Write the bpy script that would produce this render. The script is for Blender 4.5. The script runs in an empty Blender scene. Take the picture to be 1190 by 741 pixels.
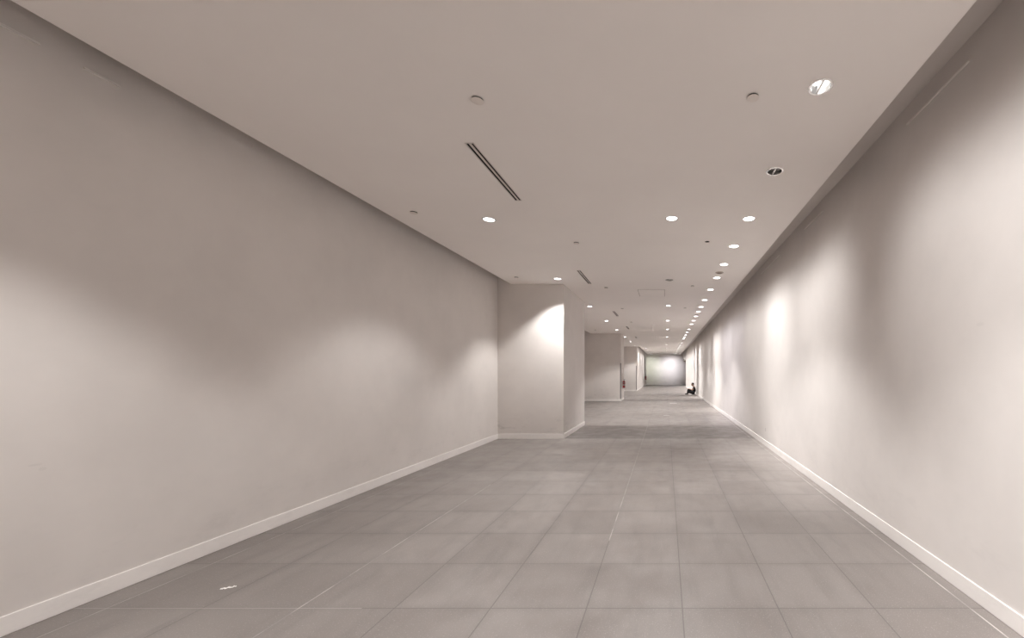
import bpy, bmesh, math, random
from mathutils import Vector, Matrix
from mathutils.bvhtree import BVHTree
random.seed(4)
PI = math.pi
SC = bpy.context.scene
COL = SC.collection

# ------------------------------------------------------------------ room measures (metres)
EYE = 1.477                      # camera height
CEIL = 3.417                     # dropped ceiling
COVE = 3.672                     # top of the recess along the walls
XL, XR = -3.71, 2.0              # left / right wall faces
Y0, YB = -4.0, 47.7              # wall behind the camera / end wall

# ------------------------------------------------------------------ materials
def mat(name, col, rough=0.6, metal=0.0, spec=0.3, emis=None, estr=0.0):
    m = bpy.data.materials.new(name); m.use_nodes = True
    b = m.node_tree.nodes['Principled BSDF']
    b.inputs['Base Color'].default_value = (*col, 1)
    b.inputs['Roughness'].default_value = rough
    b.inputs['Metallic'].default_value = metal
    b.inputs['Specular IOR Level'].default_value = spec
    if emis:
        b.inputs['Emission Color'].default_value = (*emis, 1)
        b.inputs['Emission Strength'].default_value = estr
    return m

class NT:
    def __init__(s, m):
        s.t = m.node_tree; s.n = s.t.nodes; s.l = s.t.links
        s.b = s.n['Principled BSDF']
    def node(s, typ, **kw):
        nd = s.n.new(typ)
        for k, v in kw.items(): setattr(nd, k, v)
        return nd
    def put(s, v, sock):
        if hasattr(v, 'is_output'): s.l.new(v, sock)
        else: sock.default_value = v
    def math(s, op, a, b=0.0, c=None):
        nd = s.node('ShaderNodeMath', operation=op)
        s.put(a, nd.inputs[0]); s.put(b, nd.inputs[1])
        if c is not None: s.put(c, nd.inputs[2])
        return nd.outputs[0]
    def mix(s, f, a, b, blend='MIX'):
        nd = s.node('ShaderNodeMix', data_type='RGBA', blend_type=blend)
        s.put(f, nd.inputs['Factor'])
        for v, i in ((a, 6), (b, 7)):
            if isinstance(v, tuple): v = (*v, 1) if len(v) == 3 else v
            s.put(v, nd.inputs[i])
        return nd.outputs[2]
    def noise(s, vec, scale, detail=4, rough=0.6):
        nd = s.node('ShaderNodeTexNoise')
        s.l.new(vec, nd.inputs['Vector'])
        nd.inputs['Scale'].default_value = scale
        nd.inputs['Detail'].default_value = detail
        nd.inputs['Roughness'].default_value = rough
        return nd.outputs['Fac']
    def ramp(s, v, lo, hi, a=0.0, b=1.0):
        nd = s.node('ShaderNodeMapRange', interpolation_type='SMOOTHSTEP')
        s.put(v, nd.inputs[0])
        for i, q in enumerate((lo, hi, a, b)): nd.inputs[i+1].default_value = q
        return nd.outputs[0]
    def coords(s):
        tc = s.node('ShaderNodeTexCoord'); return tc.outputs['Object']
    def xyz(s, vec):
        nd = s.node('ShaderNodeSeparateXYZ'); s.l.new(vec, nd.inputs[0]); return nd.outputs
    def scaled(s, vec, sc):
        nd = s.node('ShaderNodeMapping'); s.l.new(vec, nd.inputs[0]); nd.inputs['Scale'].default_value = sc
        return nd.outputs[0]

def painted(name, col, rough=0.55, dirt=0.0, mottle=0.03, marks=()):
    """matt paint: slight mottling, grubby patches low down, single scuffs at (y, z)"""
    m = mat(name, col, rough, spec=0.25); t = NT(m); co = t.coords(); x, y, z = t.xyz(co)
    dark = tuple(c*(1-mottle*2) for c in col); lite = tuple(min(.95, c*(1+mottle)) for c in col)
    c = t.mix(t.ramp(t.noise(co, 0.9, 5), .3, .7), dark, lite)
    if dirt:
        low = t.ramp(z, .75, .15)
        sp = t.ramp(t.noise(t.scaled(co, (1.3, 1.3, 3.2)), 1.7, 6, .7), .50, .72)
        f = t.math('MULTIPLY', t.math('MULTIPLY', low, sp), dirt)
        c = t.mix(f, c, tuple(q*.55 for q in col))
        # fine scratches
        sc = t.ramp(t.noise(t.scaled(co, (3, 3, 14)), 2.5, 8, .75), .70, .76)
        c = t.mix(t.math('MULTIPLY', t.math('MULTIPLY', sc, t.ramp(z, 1.6, .5)), dirt*.45), c, tuple(q*.6 for q in col))
    for (my, mz, ry, rz, k) in marks:
        dy = t.math('DIVIDE', t.math('SUBTRACT', y, my), ry)
        dz = t.math('DIVIDE', t.math('SUBTRACT', z, mz), rz)
        d = t.math('ADD', t.math('MULTIPLY', dy, dy), t.math('MULTIPLY', dz, dz))
        c = t.mix(t.math('MULTIPLY', t.ramp(d, 1.0, .35), k), c, (.09, .08, .075))
    t.l.new(c, t.b.inputs['Base Color'])
    bp = t.node('ShaderNodeBump'); bp.inputs['Strength'].default_value = .03; bp.inputs['Distance'].default_value = .002
    t.l.new(t.noise(co, 160, 2), bp.inputs['Height']); t.l.new(bp.outputs[0], t.b.inputs['Normal'])
    return m

WALLC = (.715, .678, .652)
M_wall_l = painted('wall_paint_left', WALLC, dirt=.16, marks=((2.42, .93, .035, .008, .07), (2.45, .90, .02, .012, .06), (5.6, .42, .09, .03, .03)))
M_wall_r = painted('wall_paint_right', (.725, .690, .668), dirt=.12, marks=((8.23, .324, .012, .05, .75), (9.6, .95, .03, .02, .3), (2.615, 1.78, .04, .014, .05)))
M_pier = painted('pier_paint', WALLC, dirt=.55)
M_ceil = painted('ceiling_paint', (.92, .88, .85), .7, mottle=.008)
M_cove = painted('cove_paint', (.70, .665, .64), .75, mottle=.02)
M_base = painted('baseboard_paint', (.86, .83, .81), .4, dirt=.15, mottle=.02)

def floor_material():
    m = mat('stone_tile', (.3, .28, .27), .5, spec=.5); t = NT(m); co = t.coords(); x, y, z = t.xyz(co)
    TX, TY, PX, PY = .6, .597, .105, 2.572
    u = t.math('DIVIDE', t.math('SUBTRACT', x, PX), TX); v = t.math('DIVIDE', t.math('SUBTRACT', y, PY), TY)
    iu, iv = t.math('FLOOR', u), t.math('FLOOR', v)
    fu, fv = t.math('FRACT', u), t.math('FRACT', v)
    eu = t.math('MULTIPLY', t.math('MINIMUM', fu, t.math('SUBTRACT', 1.0, fu)), TX)
    ev = t.math('MULTIPLY', t.math('MINIMUM', fv, t.math('SUBTRACT', 1.0, fv)), TY)
    e = t.math('MINIMUM', eu, ev)
    cb = t.node('ShaderNodeCombineXYZ'); t.l.new(iu, cb.inputs[0]); t.l.new(iv, cb.inputs[1])
    wn = t.node('ShaderNodeTexWhiteNoise', noise_dimensions='3D'); t.l.new(cb.outputs[0], wn.inputs['Vector'])
    rnd = wn.outputs['Value']
    A, B = (.186, .164, .153), (.222, .198, .186)
    c = t.mix(rnd, A, B)
    # cloudy wear, streaks along the walking direction, dirty tile rims
    cl = t.ramp(t.noise(co, 1.5, 6, .65), .34, .68)
    c = t.mix(t.math('MULTIPLY', cl, .42), c, (.282, .257, .243))
    st = t.ramp(t.noise(t.scaled(co, (5.5, .8, 1)), 1.4, 5, .6), .45, .75)
    c = t.mix(t.math('MULTIPLY', st, .42), c, (.15, .136, .129))
    rim = t.ramp(t.math('ADD', e, t.math('MULTIPLY', t.noise(co, 7, 4), .10)), .125, .045)
    c = t.mix(t.math('MULTIPLY', rim, .30), c, (.165, .15, .142))
    # grit in the stone
    g = t.ramp(t.noise(co, 125, 1, .5), .63, .72)
    c = t.mix(t.math('MULTIPLY', g, .65), c, (.36, .33, .315))
    g2 = t.ramp(t.noise(co, 150, 2, .5), .36, .30)
    c = t.mix(t.math('MULTIPLY', g2, .3), c, (.14, .125, .118))
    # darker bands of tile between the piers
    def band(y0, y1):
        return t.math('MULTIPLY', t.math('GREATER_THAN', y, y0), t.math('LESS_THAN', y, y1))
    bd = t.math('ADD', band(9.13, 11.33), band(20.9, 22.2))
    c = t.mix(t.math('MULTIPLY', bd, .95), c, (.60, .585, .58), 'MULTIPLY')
    # joints: most dark, a few filled with pale grout
    jn = t.ramp(e, .0042, .0022)
    c = t.mix(t.math('MULTIPLY', jn, .62), c, (.085, .076, .072))
    def line(x0, w, k, a=-50, b=60):
        d = t.math('ABSOLUTE', t.math('SUBTRACT', x, x0))
        q = t.math('MULTIPLY', t.ramp(d, w, w*.5), k)
        return t.math('MULTIPLY', q, band(a, b))
    for x0, w, k, a, b in ((-3.495, .0045, .6, -5, 9), (-2.295, .005, .6, -5, 5.4), (-.495, .0055, .5, 3.6, 11.3), (1.905, .006, .75, -5, 60), (-1.695, .004, .3, 5, 9)):
        wob = t.ramp(t.noise(t.scaled(co, (1, 2.2, 1)), 2.0, 3), .35, .6, .35, 1.0)
        c = t.mix(t.math('MULTIPLY', line(x0, w, k, a, b), wob), c, (.62, .575, .55))
    d = t.math('ABSOLUTE', t.math('SUBTRACT', y, 2.572))
    q = t.math('MULTIPLY', t.ramp(d, .004, .002), t.math('LESS_THAN', x, -1.9))
    c = t.mix(t.math('MULTIPLY', q, .38), c, (.6, .56, .53))
    # sprinkling of white dust along the left wall
    ds = t.math('MULTIPLY', t.ramp(t.noise(co, 60, 3), .70, .76), t.ramp(x, -3.2, -3.6))
    c = t.mix(t.math('MULTIPLY', ds, .6), c, (.7, .66, .64))
    t.l.new(c, t.b.inputs['Base Color'])
    t.l.new(t.ramp(t.noise(co, 3, 5), .3, .7, .34, .50), t.b.inputs['Roughness'])
    bp = t.node('ShaderNodeBump'); bp.inputs['Strength'].default_value = .25; bp.inputs['Distance'].default_value = .0015
    t.l.new(t.math('SUBTRACT', t.math('MULTIPLY', t.noise(co, 120, 3), .25), jn), bp.inputs['Height'])
    t.l.new(bp.outputs[0], t.b.inputs['Normal'])
    return m
M_floor = floor_material()

M_ring = mat('white_trim_ring', (.97, .96, .95), .18, metal=.85)
M_ringd = mat('grey_trim_ring', (.42, .39, .37), .45)
M_refl = mat('metal_reflector', (.82, .81, .80), .22, metal=1.0)
M_blade = mat('white_blade', (.9, .88, .86), .3)
M_lit = mat('lit_lamp', (.9, .9, .9), .5, emis=(1, .985, .97), estr=1.0)
M_bulb = mat('lit_tube_lamp', (.9, .9, .9), .5, emis=(1, .985, .97), estr=.32)
M_off = mat('unlit_lamp', (.30, .28, .27), .3)
M_hole = mat('dark_recess', (.012, .011, .011), .8)
M_collar = mat('shadow_gap_collar', (.025, .023, .022), .8)
M_vent = mat('vent_paint', (.66, .61, .575), .5)
M_plate = mat('sprinkler_plate', (.80, .745, .70), .45)
M_beige = mat('beige_plastic', (.50, .44, .40), .5)
M_beige2 = mat('dark_beige_grille', (.27, .235, .21), .6)
M_streak = mat('pale_streak_metal', (.85, .82, .79), .35, metal=.2)
M_guard = mat('grey_guard_metal', (.20, .193, .188), .45, metal=.3)
M_gap = mat('shadow_joint', (.55, .51, .48), .7)
M_red = mat('extinguisher_red', (.30, .022, .028), .3, spec=.5)
M_black = mat('black_rubber', (.02, .02, .02), .5)
M_steel = mat('dull_steel', (.45, .44, .43), .35, metal=.8)
M_white = mat('white_plastic', (.85, .83, .81), .4)
M_label = mat('pale_label', (.42, .38, .36), .5)
M_skin = mat('skin', (.46, .29, .21), .55)
M_hair = mat('black_hair', (.010, .009, .009), .45)
M_shirt = mat('black_cotton', (.013, .013, .014), .85)
M_trou = mat('dark_trousers', (.022, .021, .023), .85)
M_shoe = mat('grey_shoes', (.06, .057, .057), .6)
M_sole = mat('pale_sole', (.6, .57, .55), .6)
M_paper = mat('white_scrap', (.82, .80, .78), .7)

# ------------------------------------------------------------------ helpers
def obj(name, bm, m, parent=None, smooth=False):
    me = bpy.data.meshes.new(name)
    bmesh.ops.recalc_face_normals(bm, faces=bm.faces)
    bm.to_mesh(me); bm.free()
    if smooth:
        for p in me.polygons: p.use_smooth = True
        try: me.set_sharp_from_angle(angle=math.radians(38))
        except Exception: pass
    me.materials.append(m)
    o = bpy.data.objects.new(name, me); COL.objects.link(o)
    if parent: o.parent = parent
    return o

def inst(name, src, parent):
    o = src.copy(); o.name = name; o.parent = parent; COL.objects.link(o); return o

def thing(name, loc, label, cat, group=None, rz=0.0):
    o = bpy.data.objects.new(name, None); COL.objects.link(o)
    o.location = loc; o.rotation_euler = (0, 0, rz); o.empty_display_size = .1
    return tag(o, label, cat, group)

def tag(o, label, cat, group=None):
    o['label'] = label; o['category'] = cat
    if group: o['group'] = group
    return o

def struct(name, bm, m, bevel=0.0):
    o = obj(name, bm, m); o['kind'] = 'structure'; return o

def add_box(bm, x0, x1, y0, y1, z0, z1, bevel=0.0):
    r = bmesh.ops.create_cube(bm, size=1.0)
    M = Matrix.Translation(((x0+x1)/2, (y0+y1)/2, (z0+z1)/2)) @ Matrix.Diagonal((x1-x0, y1-y0, z1-z0, 1))
    bmesh.ops.transform(bm, matrix=M, verts=r['verts'])
    if bevel:
        es = list({e for v in r['verts'] for e in v.link_edges})
        bmesh.ops.bevel(bm, geom=es, offset=bevel, segments=2, profile=.5, affect='EDGES')
    return bm
def box(*a, **k): return add_box(bmesh.new(), *a, **k)

def add_lathe(bm, prof, n=32, M=None, close=False):
    rings = []
    for (r, z) in prof:
        if r < 1e-6: rings.append([bm.verts.new((0, 0, z))])
        else: rings.append([bm.verts.new((r*math.cos(2*PI*i/n), r*math.sin(2*PI*i/n), z)) for i in range(n)])
    seq = list(zip(rings, rings[1:])) + ([(rings[-1], rings[0])] if close else [])
    for a, b in seq:
        for i in range(n):
            j = (i+1) % n
            if len(a) == 1 and len(b) == 1: continue
            if len(a) == 1: bm.faces.new((a[0], b[i], b[j]))
            elif len(b) == 1: bm.faces.new((a[i], a[j], b[0]))
            else: bm.faces.new((a[i], a[j], b[j], b[i]))
    if M is not None: bmesh.ops.transform(bm, matrix=M, verts=[v for r in rings for v in r])
    return bm
def lathe(prof, **k): return add_lathe(bmesh.new(), prof, **k)

def add_tube(bm, pts, r, n=10):
    pts = [Vector(p) for p in pts]; rings = []
    for i, p in enumerate(pts):
        d = (pts[min(i+1, len(pts)-1)] - pts[max(i-1, 0)]).normalized()
        a = d.cross(Vector((.31, .22, .92))).normalized(); b = d.cross(a)
        rings.append([bm.verts.new(p + r*(a*math.cos(2*PI*k/n) + b*math.sin(2*PI*k/n))) for k in range(n)])
    for q, w in zip(rings, rings[1:]):
        for k in range(n): bm.faces.new((q[k], q[(k+1) % n], w[(k+1) % n], w[k]))
    bm.faces.new(rings[0]); bm.faces.new(rings[-1])
    return bm

ORD = ['', 'first', 'second', 'third', 'fourth', 'fifth', 'sixth', 'seventh', 'eighth', 'ninth', 'tenth', 'eleventh', 'twelfth',
       'thirteenth', 'fourteenth', 'fifteenth', 'sixteenth', 'seventeenth', 'eighteenth', 'nineteenth', 'twentieth', 'twenty-first',
       'twenty-second', 'twenty-third', 'twenty-fourth', 'twenty-fifth', 'twenty-sixth', 'twenty-seventh', 'twenty-eighth', 'twenty-ninth',
       'thirtieth', 'thirty-first', 'thirty-second', 'thirty-third', 'thirty-fourth']

# ------------------------------------------------------------------ shell
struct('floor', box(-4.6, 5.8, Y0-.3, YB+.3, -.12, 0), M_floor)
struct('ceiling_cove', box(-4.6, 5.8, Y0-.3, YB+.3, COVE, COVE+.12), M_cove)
struct('wall_left', box(XL-.2, XL, Y0, 9.09, 0, COVE), M_wall_l)
struct('wall_left_bay', box(-4.4, -4.2, 11.43, 20.8, 0, COVE), M_wall_l)
struct('wall_left_far_bay', box(-4.4, -4.2, 22.3, 31.5, 0, COVE), M_wall_l)
struct('wall_near_pier', box(-4.4, -2.253, 9.09, 11.43, 0, COVE), M_pier)
struct('wall_middle_pier', box(-4.4, -2.254, 20.8, 22.3, 0, COVE), M_pier)
struct('wall_far_pier', box(-4.4, -2.22, 31.5, 42.9, 0, COVE), M_pier)
struct('wall_left_recess', box(-4.4, -2.75, 42.9, 43.5, 0, COVE), M_pier)
struct('wall_left_end', box(-4.4, -2.22, 43.5, YB, 0, COVE), M_pier)
struct('wall_back', box(-4.4, 5.6, YB, YB+.2, 0, COVE), M_pier)
struct('wall_front', box(-4.4, 2.2, Y0-.2, Y0, 0, COVE), M_pier)
struct('wall_right', box(XR, XR+.2, Y0, 40.7, 0, COVE), M_wall_r)
struct('wall_right_lintel', box(XR, XR+.2, 40.7, YB, 2.72, COVE), M_wall_r)
struct('wall_right_passage', box(5.4, 5.6, 40.5, YB, 0, COVE), M_pier)
struct('wall_passage_near', box(XR+.2, 5.4, 40.5, 40.7, 0, COVE), M_pier)

BH, BT = .112, .010
def baseboard(name, x0, x1, y0, y1):
    struct(name, box(x0, x1, y0, y1, 0, BH, bevel=.004), M_base)
baseboard('baseboard_left', XL, XL+BT, Y0, 9.09)
baseboard('baseboard_right', XR-BT, XR, Y0, 40.7)
def pier_base(name, xe, y0, y1, x0=-4.2, front=True):
    bm = bmesh.new()
    if front: add_box(bm, x0, xe+BT, y0-BT, y0, 0, BH, bevel=.004)
    add_box(bm, xe, xe+BT, y0-(BT if front else 0), y1, 0, BH, bevel=.004)
    struct(name, bm, M_base)
pier_base('baseboard_near_pier', -2.253, 9.09, 11.43, XL)
pier_base('baseboard_middle_pier', -2.254, 20.8, 22.3)
pier_base('baseboard_far_pier', -2.22, 31.5, 42.9)
pier_base('baseboard_left_end', -2.22, 43.5, YB, front=False)
baseboard('baseboard_back', -2.22, 5.4, YB-BT, YB)
baseboard('baseboard_left_bay', -4.2, -4.2+BT, 11.43, 20.8)

# ------------------------------------------------------------------ ceiling fittings: where they sit
XW, XC, XD = 1.055, .078, -2.25
# (depth, relative power, tint index)
wash = [(-3.0, 1, 0), (-1.82, 1, 0), (-.66, 1, 0), (.49, 1.0, 0), (1.645, 1.0, 0), (2.80, .62, 0), (3.98, 0, 0), (5.21, .85, 0), (6.35, .75, 0), (7.42, 1.45, 0),
        (8.48, .75, 0), (9.70, .65, 0), (11.1, .6, 1), (12.27, .65, 1), (13.25, .8, 1), (14.33, .7, 1), (15.56, 1.35, 0), (16.7, 1.3, 0),
        (18.7, .55, 0), (20.05, .25, 0), (21.6, .35, 0), (22.9, .55, 0), (24.1, 1.9, 0), (27.3, 2.6, 0), (30.0, 2.6, 0),
        (32.2, 2.2, 0), (34.5, 2.6, 0), (37.2, 2.8, 0), (39.9, 2.4, 0), (43.0, 2.8, 0)]
centre = [(-1.7, .8), (1.75, .65), (5.2, 1), (8.68, 0), (12.05, 1), (15.56, 1), (18.75, 1), (22.85, 1), (29.6, 1), (33.3, 1), (38.0, 1)]
leftrow = [(-1.65, 1), (1.8, 1.0), (5.24, .58), (8.57, 1.1), (12.2, 1), (15.66, 1), (18.95, 1), (22.8, 1), (26.4, 1), (30.15, 1)]
pierrow = [(33.7, 1), (37.4, 1), (41.2, 1)]
endrow = [(-1.6, 2), (.1, 1), (1.0, 1)]
YE = 44.9
vents = [(3.49, 4.65), (7.87, 9.04), (13.15, 14.3), (17.5, 18.6), (22.5, 23.6)]
XV0, XV1 = -1.697, -1.633

# ceiling slab with real openings
def ceiling_slab():
    bm = bmesh.new()
    pl = [(-3.42, Y0), (1.625, Y0), (1.625, 45.8), (-2.0, 45.8), (-2.0, 31.6), (-3.79, 31.6), (-3.79, 11.3), (-3.42, 11.3)]
    lo = [bm.verts.new((x, y, CEIL)) for x, y in pl]; hi = [bm.verts.new((x, y, CEIL+.02)) for x, y in pl]
    bm.faces.new(lo); bm.faces.new(hi[::-1])
    for i in range(len(pl)):
        j = (i+1) % len(pl); bm.faces.new((lo[i], lo[j], hi[j], hi[i]))
    o = struct('ceiling', bm, M_ceil)
    cb = bmesh.new()
    spots = [(XW, y) for y, *_ in wash] + [(XC, y) for y, *_ in centre] + [(XD, y) for y, *_ in leftrow] + [(-1.62, y) for y, *_ in pierrow] + [(x, YE) for x, _ in endrow]
    for x, y in spots:
        bmesh.ops.create_cone(cb, cap_ends=True, segments=32, radius1=.0745, radius2=.0745, depth=.2, matrix=Matrix.Translation((x, y, CEIL)))
    for a, b in vents: add_box(cb, XV0, XV1, a, b, CEIL-.1, CEIL+.1)
    bmesh.ops.create_cone(cb, cap_ends=True, segments=24, radius1=.034, radius2=.034, depth=.2, matrix=Matrix.Translation((.62, 6.13, CEIL)))
    bmesh.ops.recalc_face_normals(cb, faces=cb.faces)
    me = bpy.data.meshes.new('cut'); cb.to_mesh(me); cb.free()
    c = bpy.data.objects.new('cut', me); COL.objects.link(c)
    md = o.modifiers.new('b', 'BOOLEAN'); md.object = c; md.operation = 'DIFFERENCE'; md.solver = 'EXACT'
    dg = bpy.context.evaluated_depsgraph_get(); dg.update()
    nm = bpy.data.meshes.new_from_object(o.evaluated_get(dg))
    o.modifiers.clear(); old = o.data; o.data = nm; bpy.data.meshes.remove(old)
    bpy.data.objects.remove(c); bpy.data.meshes.remove(me)
    nm.materials.clear(); nm.materials.append(M_ceil)
    for p in nm.polygons: p.material_index = 0
    return o
ceiling_slab()

# ------------------------------------------------------------------ downlights
GRP = None
tmp = bpy.data.objects.new('tmp', None); COL.objects.link(tmp)
def protos():
    P = {}
    # ring: thin flange below the ceiling, hugging the opening
    ring = [(.0675, .002), (.0675, -.003), (.071, -.0045), (.079, -.004), (.0825, -.0025), (.083, 0), (.0675, .002)]
    P['ring_w'] = obj('trim_ring', lathe(ring, n=40), M_ring, tmp, True)
    P['ring_g'] = obj('trim_ring', lathe(ring, n=40), M_ringd, tmp, True)
    can = [(.0672, .0), (.066, .03), (.060, .07), (.048, .105), (.03, .12), (0, .122), (0, .126), (.033, .125), (.054, .109), (.068, .072), (.0738, .03), (.074, 0)]
    P['can'] = obj('reflector', lathe(can, n=40), M_refl, tmp, True)
    bl = bmesh.new(); add_box(bl, -.006, .006, -.0665, .0665, .001, .028); add_box(bl, -.0035, .0035, -.055, .055, .028, .09)
    P['blade'] = obj('divider', bl, M_blade, tmp)
    bulb = bmesh.new()
    prof = [(0, .012), (.014, .014), (.023, .022), (.026, .035), (.026, .08), (.02, .1), (0, .104)]
    add_lathe(bulb, prof, n=20, M=Matrix.Translation((.033, 0, 0)))
    P["bulb_r"] = obj("lamp", bulb.copy(), M_bulb, tmp, True)
    P['bulb_ro'] = obj('lamp', bulb, M_off, tmp, True)
    b2 = bmesh.new(); add_lathe(b2, prof, n=20, M=Matrix.Translation((-.033, 0, 0)))
    P['bulb_l'] = obj('lamp', b2.copy(), M_bulb, tmp, True)
    P['bulb_lo'] = obj('lamp', b2, M_off, tmp, True)
    dif = [(0, -.0075), (.03, -.007), (.05, -.005), (.0625, -.001), (.0665, .004), (.0665, .012), (0, .012)]
    P['dif'] = obj('diffuser', lathe(dif, n=40), M_lit, tmp, True)
    P['dif_o'] = obj('diffuser', lathe(dif, n=40), M_off, tmp, True)
    return P
P = protos()
TINT = [(1.0, .98, .963), (.96, .94, 1.0), (.93, 1.0, .86)]
WATT = 1.0
def profile(ld, kind, sx=1.0):
    """measured-style beam: how the candela varies with direction (a photometric distribution)"""
    if kind is None: return
    ld.use_nodes = True; t = NT.__new__(NT); t.t = ld.node_tree; t.n = t.t.nodes; t.l = t.t.links
    em = t.n['Emission']; g = t.node('ShaderNodeNewGeometry')
    x, y, z = t.xyz(g.outputs['Incoming'])
    x = t.math('MULTIPLY', x, sx)
    az = t.math('ABSOLUTE', z)
    if kind == 'wash':                                   # asymmetric wall washer, throws towards +X and low on the wall
        px = t.math('MAXIMUM', x, 0.02)
        phi = t.math('MAXIMUM', x, .30)
        v = t.math('DIVIDE', .235, t.math('POWER', phi, 1.75))
        top = t.ramp(t.math('DIVIDE', az, px), WTOP0, WTOP1)
        q = t.math('DIVIDE', t.math('ABSOLUTE', y), t.math('ADD', t.math('MULTIPLY', px, .75), t.math('MULTIPLY', az, .28)))
        side = t.ramp(q, 1.35, .1)
        back = t.ramp(x, -.25, .25)
        v = t.math('MULTIPLY', t.math('MULTIPLY', v, top), t.math('MULTIPLY', side, back))
    else:                                                # round downlight, stronger towards its axis
        v = t.math('ADD', .75, t.math('MULTIPLY', t.math('POWER', az, 6.0), 1.15))
    t.l.new(v, em.inputs['Strength'])
WTOP0, WTOP1 = .12, .95
def spot(parent, power, tint, tilt=(0, 0, 0), size=106, blend=.5, prof=None, sx=1.0):
    ld = bpy.data.lights.new('spot_beam', 'SPOT'); ld.energy = power; ld.color = TINT[tint]
    ld.spot_size = math.radians(size); ld.spot_blend = blend; ld.shadow_soft_size = .035
    lo = bpy.data.objects.new('spot_beam', ld); COL.objects.link(lo); lo.parent = parent
    profile(ld, prof, sx); lo.location = (0, 0, -.03); lo.rotation_euler = tilt
    return lo

def downlight(x, y, kind, power, label, group, tint=0, tilt=(0, 0, 0), size=106, blend=.42, prof='down', sx=1.0):
    t = thing('downlight', (x, y, CEIL), label, 'ceiling light', group)
    lit = power > 0
    if kind == 'lens':
        inst('trim_ring', P['ring_w'], t); inst('reflector', P['can'], t); inst('diffuser', P['dif'], t)
    elif kind == 'wash':
        inst('trim_ring', P['ring_w'], t); inst('reflector', P['can'], t); inst('divider', P['blade'], t)
        inst('lamp', P['bulb_r' if lit else 'bulb_ro'], t); inst('lamp', P['bulb_l' if lit else 'bulb_lo'], t)
    else:
        inst('trim_ring', P['ring_g'], t); inst('reflector', P['can'], t)
        if lit: inst('diffuser', P['dif'], t)
        else:
            inst('divider', P['blade'], t); inst('lamp', P['bulb_ro'], t); inst('lamp', P['bulb_lo'], t)
    if lit: spot(t, power, tint, tilt, size, blend, prof, sx)
    return t

PW_WASH, PW_DOWN, PW_LEFT = 23.0, 27.0, 17.8
n = 0
for y, k, ti in wash:
    if y > 2: n += 1
    if y < 2:
        lab = 'lit recessed downlight above and behind the viewpoint beside the right wall'
    elif k == 0:
        lab = 'unlit recessed downlight with white ring, dark reflector and centre bar, near the right wall'
    elif n == 1:
        lab = 'largest lit recessed downlight, nearest in the row beside the right wall'
    else:
        lab = f'lit recessed downlight, {ORD[n]} from the camera in the close row beside the right wall'
    downlight(XW, y, 'lens' if y > 4.5 else 'wash', PW_WASH*k, lab, 'downlights in the row beside the right wall', ti, (0, math.radians(-22), 0), 140, .3, 'wash')
n = 0
for y, k in centre:
    if y > 2: n += 1
    lab = 'lit recessed downlight above and behind the viewpoint in the middle of ceiling' if y < 2 else (
        'unlit recessed downlight showing as two dark spots, second in the middle row of the ceiling' if k == 0 else
        f'lit round recessed downlight, {ORD[n]} from the camera in the middle row of the ceiling')
    downlight(XC, y, 'down', PW_DOWN*k, lab, 'downlights in the middle row')
n = 0
for y, k in leftrow:
    if y > 2: n += 1
    lab = 'lit recessed downlight above and behind the viewpoint beside the left wall' if y < 2 else (
        'lit recessed downlight just before the near pier, casting a bright patch on its face' if n == 2 else
        f'lit round recessed downlight, {ORD[n]} from the camera in the left row of the ceiling')
    downlight(XD, y, 'down', PW_LEFT*k, lab, 'downlights in the left row')
for i, (y, k) in enumerate(pierrow):
    downlight(-1.62, y, 'lens', 34.0, f'small lit downlight washing the long far pier, {ORD[i+1]} from the camera along it', 'downlights along the far pier',
              0, (0, math.radians(22), 0), 140, .3, 'wash', -1.0)
for (x, ti), w in zip(endrow, ('leftmost, above the greenish patch', 'middle one of three', 'rightmost of three')):
    downlight(x, YE, 'down', 38.0 if ti != 2 else 34.0, f'small lit downlight washing the end wall, {w}', 'downlights before the end wall',
              ti, (math.radians(62), 0, 0), 64, 1.0, None)
for o in list(tmp.children): bpy.data.objects.remove(o)
bpy.data.objects.remove(tmp)

# ------------------------------------------------------------------ linear vents
for i, (a, b) in enumerate(vents):
    L = b-a
    t = thing('slot_vent', (-1.665, a, CEIL), ('long black two-slot air vent, nearest and largest in the ceiling' if i == 0 else
              'two-slot air vent in the ceiling beside the near pier' if i == 1 else
              f'small two-slot air vent, {ORD[i+1]} from the camera in the ceiling'), 'air vent', 'slot vents in the ceiling')
    x0, x1 = -.032, .032
    h = bmesh.new()
    add_box(h, x0, x0+.002, 0, L, 0, .11); add_box(h, x1-.002, x1, 0, L, 0, .11)
    add_box(h, x0, x1, 0, .002, 0, .11); add_box(h, x0, x1, L-.002, L, 0, .11); add_box(h, x0, x1, 0, L, .11, .114)
    obj('housing', h, M_hole, t)
    obj('centre_bar', box(-.0105, .0105, 0, L, -.001, .0025), M_vent, t)
    f = bmesh.new()
    add_box(f, x0-.008, x0+.002, -.008, L+.008, -.0025, 0); add_box(f, x1-.002, x1+.008, -.008, L+.008, -.0025, 0)
    add_box(f, x0, x1, -.008, .002, -.0025, 0); add_box(f, x0, x1, L-.002, L+.008, -.0025, 0)
    obj('frame', f, M_vent, t)

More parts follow.
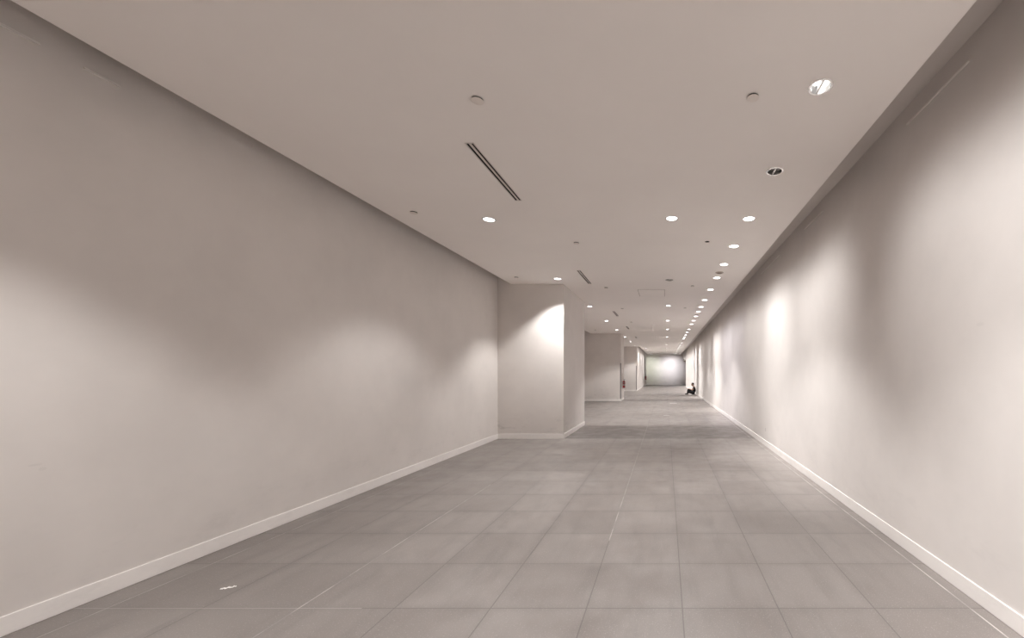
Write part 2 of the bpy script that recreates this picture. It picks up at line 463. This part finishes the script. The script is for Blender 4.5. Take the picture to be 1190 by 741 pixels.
# ------------------------------------------------------------------ sprinkler cover plates
spr = [(-1.34, 2.93, 'round sprinkler cover plate on the ceiling before the nearest slot vent'),
       (.616, 2.90, 'round sprinkler cover plate on the ceiling left of the largest downlight'),
       (-3.06, 5.0, 'small sprinkler cover plate on the ceiling near the left wall edge, nearest there'),
       (-1.34, 6.18, 'small sprinkler cover plate between the two nearest slot vents'),
       (-3.06, 8.43, 'small sprinkler cover plate just before the left corner of the near pier'),
       (-1.37, 9.47, 'small sprinkler cover plate on the ceiling just past the second slot vent'),
       (.61, 9.28, 'small sprinkler cover plate right of the ceiling hatch'),
       (-1.33, 12.6, 'small sprinkler cover plate beside the third slot vent'),
       (.59, 12.5, 'small sprinkler cover plate beyond the ceiling hatch, right of the middle row'),
       (-1.33, 16.0, 'tiny sprinkler cover plate between the third and fourth slot vents'),
       (-3.25, 19.0, 'small sprinkler cover plate before the middle pier face')]
src = None
for x, y, lab in spr:
    t = thing('ceiling_sprinkler', (x, y, CEIL), lab, 'sprinkler', 'sprinkler cover plates')
    if src is None:
        a = obj('collar', lathe([(0, 0), (.039, 0), (.039, -.010), (0, -.010)], n=28), M_collar, t, True)
        b = obj('cover_plate', lathe([(0, -.0135), (.040, -.0135), (.0425, -.0125), (.0425, -.010), (0, -.0098)], n=28), M_plate, t, True)
        src = (a, b)
    else:
        inst('collar', src[0], t); inst('cover_plate', src[1], t)
t = thing('sprinkler_socket', (.62, 6.13, CEIL), 'small dark open hole in the ceiling left of the right downlight row', 'sprinkler')
obj('cup', lathe([(.0335, 0), (.0335, .05), (0, .05), (0, .054), (.0338, .054), (.034, 0)], n=24), M_hole, t, True)
obj('rim', lathe([(.0335, .001), (.0335, -.002), (.038, -.002), (.039, 0), (.0335, .001)], n=24), M_vent, t, True)

# ------------------------------------------------------------------ beige round fittings in the right row
src = None
for y, lab in ((8.02, 'round beige ceiling fitting between lit downlights near the right wall, nearest of three'),
               (14.0, 'round beige ceiling fitting in the right downlight row, middle of three'),
               (19.45, 'round beige ceiling fitting in the right downlight row, farthest of three')):
    t = thing('ceiling_fitting', (1.05, y, CEIL), lab, 'ceiling fitting', 'beige ceiling fittings')
    if src is None:
        a = obj('base_ring', lathe([(0, 0), (.078, 0), (.078, -.008), (.074, -.014), (.058, -.017), (.056, -.012), (0, -.012)], n=36), M_beige, t, True)
        b = obj('grille', lathe([(0, -.028), (.03, -.027), (.046, -.022), (.052, -.0125), (0, -.0125)], n=36), M_beige2, t, True)
        src = (a, b)
    else:
        inst('base_ring', src[0], t); inst('grille', src[1], t)

# ------------------------------------------------------------------ ceiling hatch
t = thing('ceiling_hatch', (-.34, 10.12, CEIL), 'flush rectangular access hatch in the ceiling, painted like it', 'hatch')
hw, hl = .31, .42
f = bmesh.new()
for q in ((-hw-.014, -hw, -hl-.014, hl+.014), (hw, hw+.014, -hl-.014, hl+.014), (-hw, hw, -hl-.014, -hl), (-hw, hw, hl, hl+.014)):
    add_box(f, *q, -.004, 0)
obj('frame', f, M_gap, t)
obj('panel', box(-hw, hw, -hl, hl, -.006, 0, bevel=.0015), M_ceil, t)

# ------------------------------------------------------------------ pale strips put in for bright streaks high on the walls
def streak(x, y0, y1, z, lab, side):
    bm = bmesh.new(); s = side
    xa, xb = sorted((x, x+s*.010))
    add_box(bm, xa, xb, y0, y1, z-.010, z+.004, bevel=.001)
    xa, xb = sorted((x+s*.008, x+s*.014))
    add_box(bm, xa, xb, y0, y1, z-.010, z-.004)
    tag(obj('streak_strip', bm, M_streak), lab, 'hanging rail', 'streak strips high on the walls')  # added strip standing in for a bright streak, not a real hanging rail
streak(XL, 1.85, 2.434, 3.418, 'thin pale strip for a bright streak high on the left wall at the photo edge', 1)
streak(XL, 2.62, 2.79, 3.416, 'short pale strip for a bright streak high on the left wall, second from the photo edge', 1)
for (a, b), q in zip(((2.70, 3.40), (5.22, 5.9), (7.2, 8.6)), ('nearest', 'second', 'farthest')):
    streak(XR, a, b, 3.525, f'thin pale strip for a bright streak in the ceiling recess above the right wall, {q} of three', -1)

# ------------------------------------------------------------------ corner guards
def guard(xe, y, top, lab):
    bm = bmesh.new()
    add_box(bm, xe-.045, xe+.003, y-.003, y, BH, top); add_box(bm, xe, xe+.003, y-.003, y+.045, BH, top)
    tag(obj('corner_guard', bm, M_guard), lab, 'corner guard', 'corner guards on the piers')
guard(-2.254, 20.8, 1.92, 'dark grey metal corner guard on the middle pier edge')
guard(-2.22, 31.5, 1.95, 'dark grey metal corner guard on the far pier edge')

# ------------------------------------------------------------------ extinguishers
def extinguisher(x, y, z, lab):
    t = thing('mounted_fire_extinguisher', (x, y, z), lab, 'fire extinguisher', 'fire extinguishers on the left piers')
    c = Matrix.Translation((.085, 0, 0))
    obj('cylinder', lathe([(0, .004), (.058, 0), (.068, .012), (.07, .03), (.07, .30), (.064, .335), (.04, .362), (.026, .37), (.024, .385), (0, .385)], n=28, M=c), M_red, t, True)
    obj('label_band', lathe([(.0702, .13), (.0712, .132), (.0712, .188), (.0702, .19)], n=28, M=c), M_label, t, True)
    v = lathe([(0, .38), (.02, .38), (.02, .415), (.012, .42), (0, .42)], n=16, M=c)
    obj('valve', v, M_steel, t, True)
    h = bmesh.new(); add_box(h, .04, .15, -.011, .011, .418, .428, bevel=.002); add_box(h, .06, .155, -.009, .009, .438, .446, bevel=.002)
    add_box(h, .055, .07, -.008, .008, .42, .446)
    obj('lever', h, M_black, t)
    pts = [(.085, -.018, .40), (.09, -.05, .40), (.105, -.085, .36), (.115, -.09, .26), (.115, -.085, .14), (.11, -.08, .08)]
    hs = add_tube(bmesh.new(), pts, .010)
    hose = obj('hose', hs, M_black, t, True)
    nz = lathe([(0, .03), (.012, .03), (.017, .085), (0, .09)], n=14, M=Matrix.Translation((.11, -.08, 0)))
    obj('nozzle', nz, M_black, hose, True)
    b = bmesh.new(); add_box(b, 0, .008, -.03, .03, .16, .37); add_box(b, 0, .062, -.02, .02, .335, .35)
    add_lathe(b, [(.0705, .255), (.073, .255), (.073, .275), (.0705, .275)], n=28, M=c)
    obj('wall_bracket', b, M_steel, t)
    return t
extinguisher(-2.254, 21.45, .645, 'red fire extinguisher hung on the side of the middle pier')
extinguisher(-2.22, 44.3, .64, 'dark red fire extinguisher far off near the end wall')
s = bmesh.new(); add_box(s, -2.254, -2.248, 21.3, 21.55, 1.42, 1.62, bevel=.001)
tag(obj('sign_plate', s, M_white), 'small blank white plate on the middle pier above the extinguisher', 'sign')

# ------------------------------------------------------------------ litter on the floor
def strip(x, y, l, w, rz, lab):
    bm = bmesh.new()
    add_box(bm, -l/2, l/2, -w/2, w/2, 0, .0012)
    for v in bm.verts: v.co.z += .0008 if v.co.x > 0 else 0
    o = obj('tape_strip', bm, M_paper); o.location = (x, y, 0.0002); o.rotation_euler = (0, 0, rz)
    tag(o, lab, 'tape', 'white tape strips on the floor')
strip(.37, 19.5, .32, .16, .03, 'white strip of tape on the floor beyond the dark tile band, farther one')
strip(.03, 14.0, .2, .05, .02, 'white strip of tape on the floor just past the dark tile band')
bm = bmesh.new(); random.seed(8)
for k, (l, w, dx, dy, a) in enumerate(((.04, .012, 0, 0, .5), (.026, .009, .028, .016, .9), (.018, .008, -.024, -.012, .1))):
    r = bmesh.ops.create_grid(bm, x_segments=7, y_segments=3, size=1)
    for v in r['verts']:
        v.co = Vector((v.co.x*l/2, v.co.y*w/2, .003 + .0025*math.sin(v.co.x*5+k) + .0015*v.co.y + random.uniform(0, .001)))
    bmesh.ops.transform(bm, matrix=Matrix.Translation((dx, dy, 0)) @ Matrix.Rotation(a, 4, 'Z'), verts=r['verts'])
bmesh.ops.solidify(bm, geom=bm.faces[:], thickness=.0015)
o = obj('paper_scrap', bm, M_paper); o.location = (-2.995, 2.81, .0005)
tag(o, 'tiny torn white paper scrap on the floor tiles near the left wall', 'litter')

# ------------------------------------------------------------------ seated person against the right wall
def skin_mesh(name, joints, edges, m, parent, root=0, sub=2):
    me = bpy.data.meshes.new(name); me.from_pydata([j[:3] for j in joints], edges, []); me.update()
    o = bpy.data.objects.new(name, me); COL.objects.link(o)
    md = o.modifiers.new('s', 'SKIN'); md.use_smooth_shade = True
    for i, j in enumerate(joints):
        v = me.skin_vertices[0].data[i]; r = j[3]; v.radius = r if isinstance(r, tuple) else (r, r); v.use_root = (i == root)
    sd = o.modifiers.new('d', 'SUBSURF'); sd.levels = sd.render_levels = sub
    dg = bpy.context.evaluated_depsgraph_get(); dg.update()
    nm = bpy.data.meshes.new_from_object(o.evaluated_get(dg))
    o.modifiers.clear(); o.data = nm; bpy.data.meshes.remove(me)
    nm.materials.clear(); nm.materials.append(m)
    for p in nm.polygons: p.use_smooth = True; p.material_index = 0
    o.parent = parent
    return o

def person(loc, label):
    # local axes: forward is -X (towards the left of the hall), Y is depth
    t = thing('person', loc, label, 'person')
    J = []; E = []
    LEG = {-1: ((.36, -.28, .20), (.43, -.06, .075)), 1: ((.36, .14, .37), (.40, .11, .07))}   # near leg folded, far knee up
    def add(f, y, z, r, parent=None):
        J.append((-f, y, z, r)); i = len(J)-1
        if parent is not None: E.append((parent, i))
        return i
    pel = add(.0, 0, .115, .105)
    wai = add(-.045, 0, .25, .095, pel)
    che = add(-.035, 0, .40, .105, wai)
    nb = add(.01, 0, .515, .062, che)
    ne = add(.05, 0, .565, .043, nb)
    h1 = add(.085, 0, .615, .062, ne)
    h2 = add(.095, 0, .675, .082, h1)
    h3 = add(.075, 0, .735, .062, h2)
    nose = add(.178, 0, .640, .012, h2)
    for s in (-1, 1): add(.07, s*.088, .668, (.010, .018), h2)
    for s in (-1, 1):
        sh = add(-.03, s*.165, .475, .052, che)
        el = add(.10, s*.215, .30, .038, sh)
        wr = add(.285, s*.085, .375, .024, el)
        pm = add(.335, s*.06, .385, .028, wr)
        for q, (dy, L) in enumerate(((-.022, .055), (-.007, .065), (.008, .062), (.022, .05))):
            k1 = add(.335+L*.55, s*(.055)+dy, .383, .0085, pm); add(.335+L*.85, s*.048+dy, .36, .0075, k1)
        th = add(.34, s*.022, .405, .0095, pm); add(.365, s*.012, .412, .008, th)
    for s in (-1, 1):
        hp = add(.03, s*.09, .115, .085, pel)
        K, A = LEG[s]
        kn = add(*K, .056, hp); an = add(*A, .036, kn)
        add(A[0]+.06, A[1]-.01, .045, .034, an); add(A[0]+.125, A[1]-.02, .036, .027, len(J)-1)
    body = skin_mesh('body', J, E, M_skin, t)
    tree = BVHTree.FromPolygons([v.co for v in body.data.vertices], [tuple(p.vertices) for p in body.data.polygons])
    def face(y, z):
        hit = tree.ray_cast(Vector((-1, y, z)), Vector((1, 0, 0)))[0]
        return hit.x if hit else -.15
    # short dark hair: a shell over the skull, open at the face
    hb = bmesh.new(); bmesh.ops.create_uvsphere(hb, u_segments=24, v_segments=16, radius=1)
    dl = [v for v in hb.verts if (v.co.x < -.30 and v.co.z < .38) or (v.co.z < -.2 and v.co.x < .1) or v.co.z < -.72]
    bmesh.ops.delete(hb, geom=dl, context='VERTS')
    for v in hb.verts:
        w = 1 + .04*math.sin(9*v.co.y+5*v.co.z)
        v.co = Vector((v.co.x*.092*w - .078, v.co.y*.083*w, v.co.z*.092*w + .690))
    bmesh.ops.solidify(hb, geom=hb.faces[:], thickness=.008)
    obj('hair', hb, M_hair, t, True)
    eb = bmesh.new()
    for s in (-1, 1):
        bmesh.ops.create_uvsphere(eb, u_segments=10, v_segments=8, radius=.008, matrix=Matrix.Translation((face(s*.028, .668)+.004, s*.028, .668)))
    obj('eyes', eb, M_black, t, True)
    mb = bmesh.new(); bmesh.ops.create_uvsphere(mb, u_segments=12, v_segments=8, radius=1, matrix=Matrix.Translation((face(0, .612)+.006, 0, .612)) @ Matrix.Diagonal((.009, .018, .005, 1)))
    obj('mouth', mb, mat('lips', (.33, .15, .13), .5), t, True)
    # T-shirt
    S = [(-.0, 0, .12, .122), (.045, 0, .25, .117), (.035, 0, .40, .124), (-.005, 0, .505, .075)]
    F = [(0, 1), (1, 2), (2, 3)]
    for s in (-1, 1):
        S += [(.03, s*.165, .475, .066), (-.045, s*.195, .375, .056)]; i = len(S); F += [(2, i-2), (i-2, i-1)]
    skin_mesh('shirt', S, F, M_shirt, t)
    # trousers
    S = [(.01, 0, .122, .100)]; F = []
    for s in (-1, 1):
        S += [(-.03, s*.09, .118, .102), (-LEG[s][0][0], *LEG[s][0][1:], .082), (-LEG[s][1][0]+.01, LEG[s][1][1], LEG[s][1][2]+.03, .064)]
        i = len(S); F += [(0, i-3), (i-3, i-2), (i-2, i-1)]
    skin_mesh('trousers', S, F, M_trou, t)
    for s in (-1, 1):
        fx, fy, fz = LEG[s][1]; f0 = fx
        S = [(-f0+.045, fy, .055, .054), (-f0-.03, fy-.005, .054, .056), (-f0-.09, fy-.015, .048, .048), (-f0-.15, fy-.02, .043, .036)]
        sh = skin_mesh('shoe', S, [(0, 1), (1, 2), (2, 3)], M_shoe, t)
        sb = box(-f0-.155, -f0+.085, fy-.01-.036, fy-.01+.036, 0, .016, bevel=.006)
        obj('sole', sb, M_sole, sh)
    return t
person((1.84, 26.8, 0), 'person in black T-shirt and dark trousers sitting on floor against right wall, head bowed')

# ------------------------------------------------------------------ world, camera, view
w = bpy.data.worlds.new('World'); SC.world = w; w.use_nodes = True
w.node_tree.nodes['Background'].inputs[0].default_value = (.5, .48, .46, 1)
w.node_tree.nodes['Background'].inputs[1].default_value = .2
cam = bpy.data.cameras.new('Camera'); co = bpy.data.objects.new('Camera', cam); COL.objects.link(co)
co.location = (0, 0, EYE); co.rotation_euler = (PI/2, 0, 0)
cam.sensor_width = 36; cam.sensor_fit = 'HORIZONTAL'; cam.lens = 478/1190*36
cam.shift_x = (595-773.5)/1190; cam.shift_y = (432-370.5)/1190
cam.clip_start = .05; cam.clip_end = 200
SC.camera = co
SC.view_settings.view_transform = 'Standard'; SC.view_settings.look = 'None'
SC.view_settings.gamma = 1.0; SC.view_settings.use_curve_mapping = False
SC.view_settings.exposure = 3.25
cy = SC.cycles
cy.max_bounces = 14; cy.diffuse_bounces = 12; cy.glossy_bounces = 4
cy.sample_clamp_indirect = 6.0
cy.use_denoising = True
try: cy.denoiser = 'OPENIMAGEDENOISE'
except Exception: pass
cy.caustics_reflective = False; cy.caustics_refractive = False
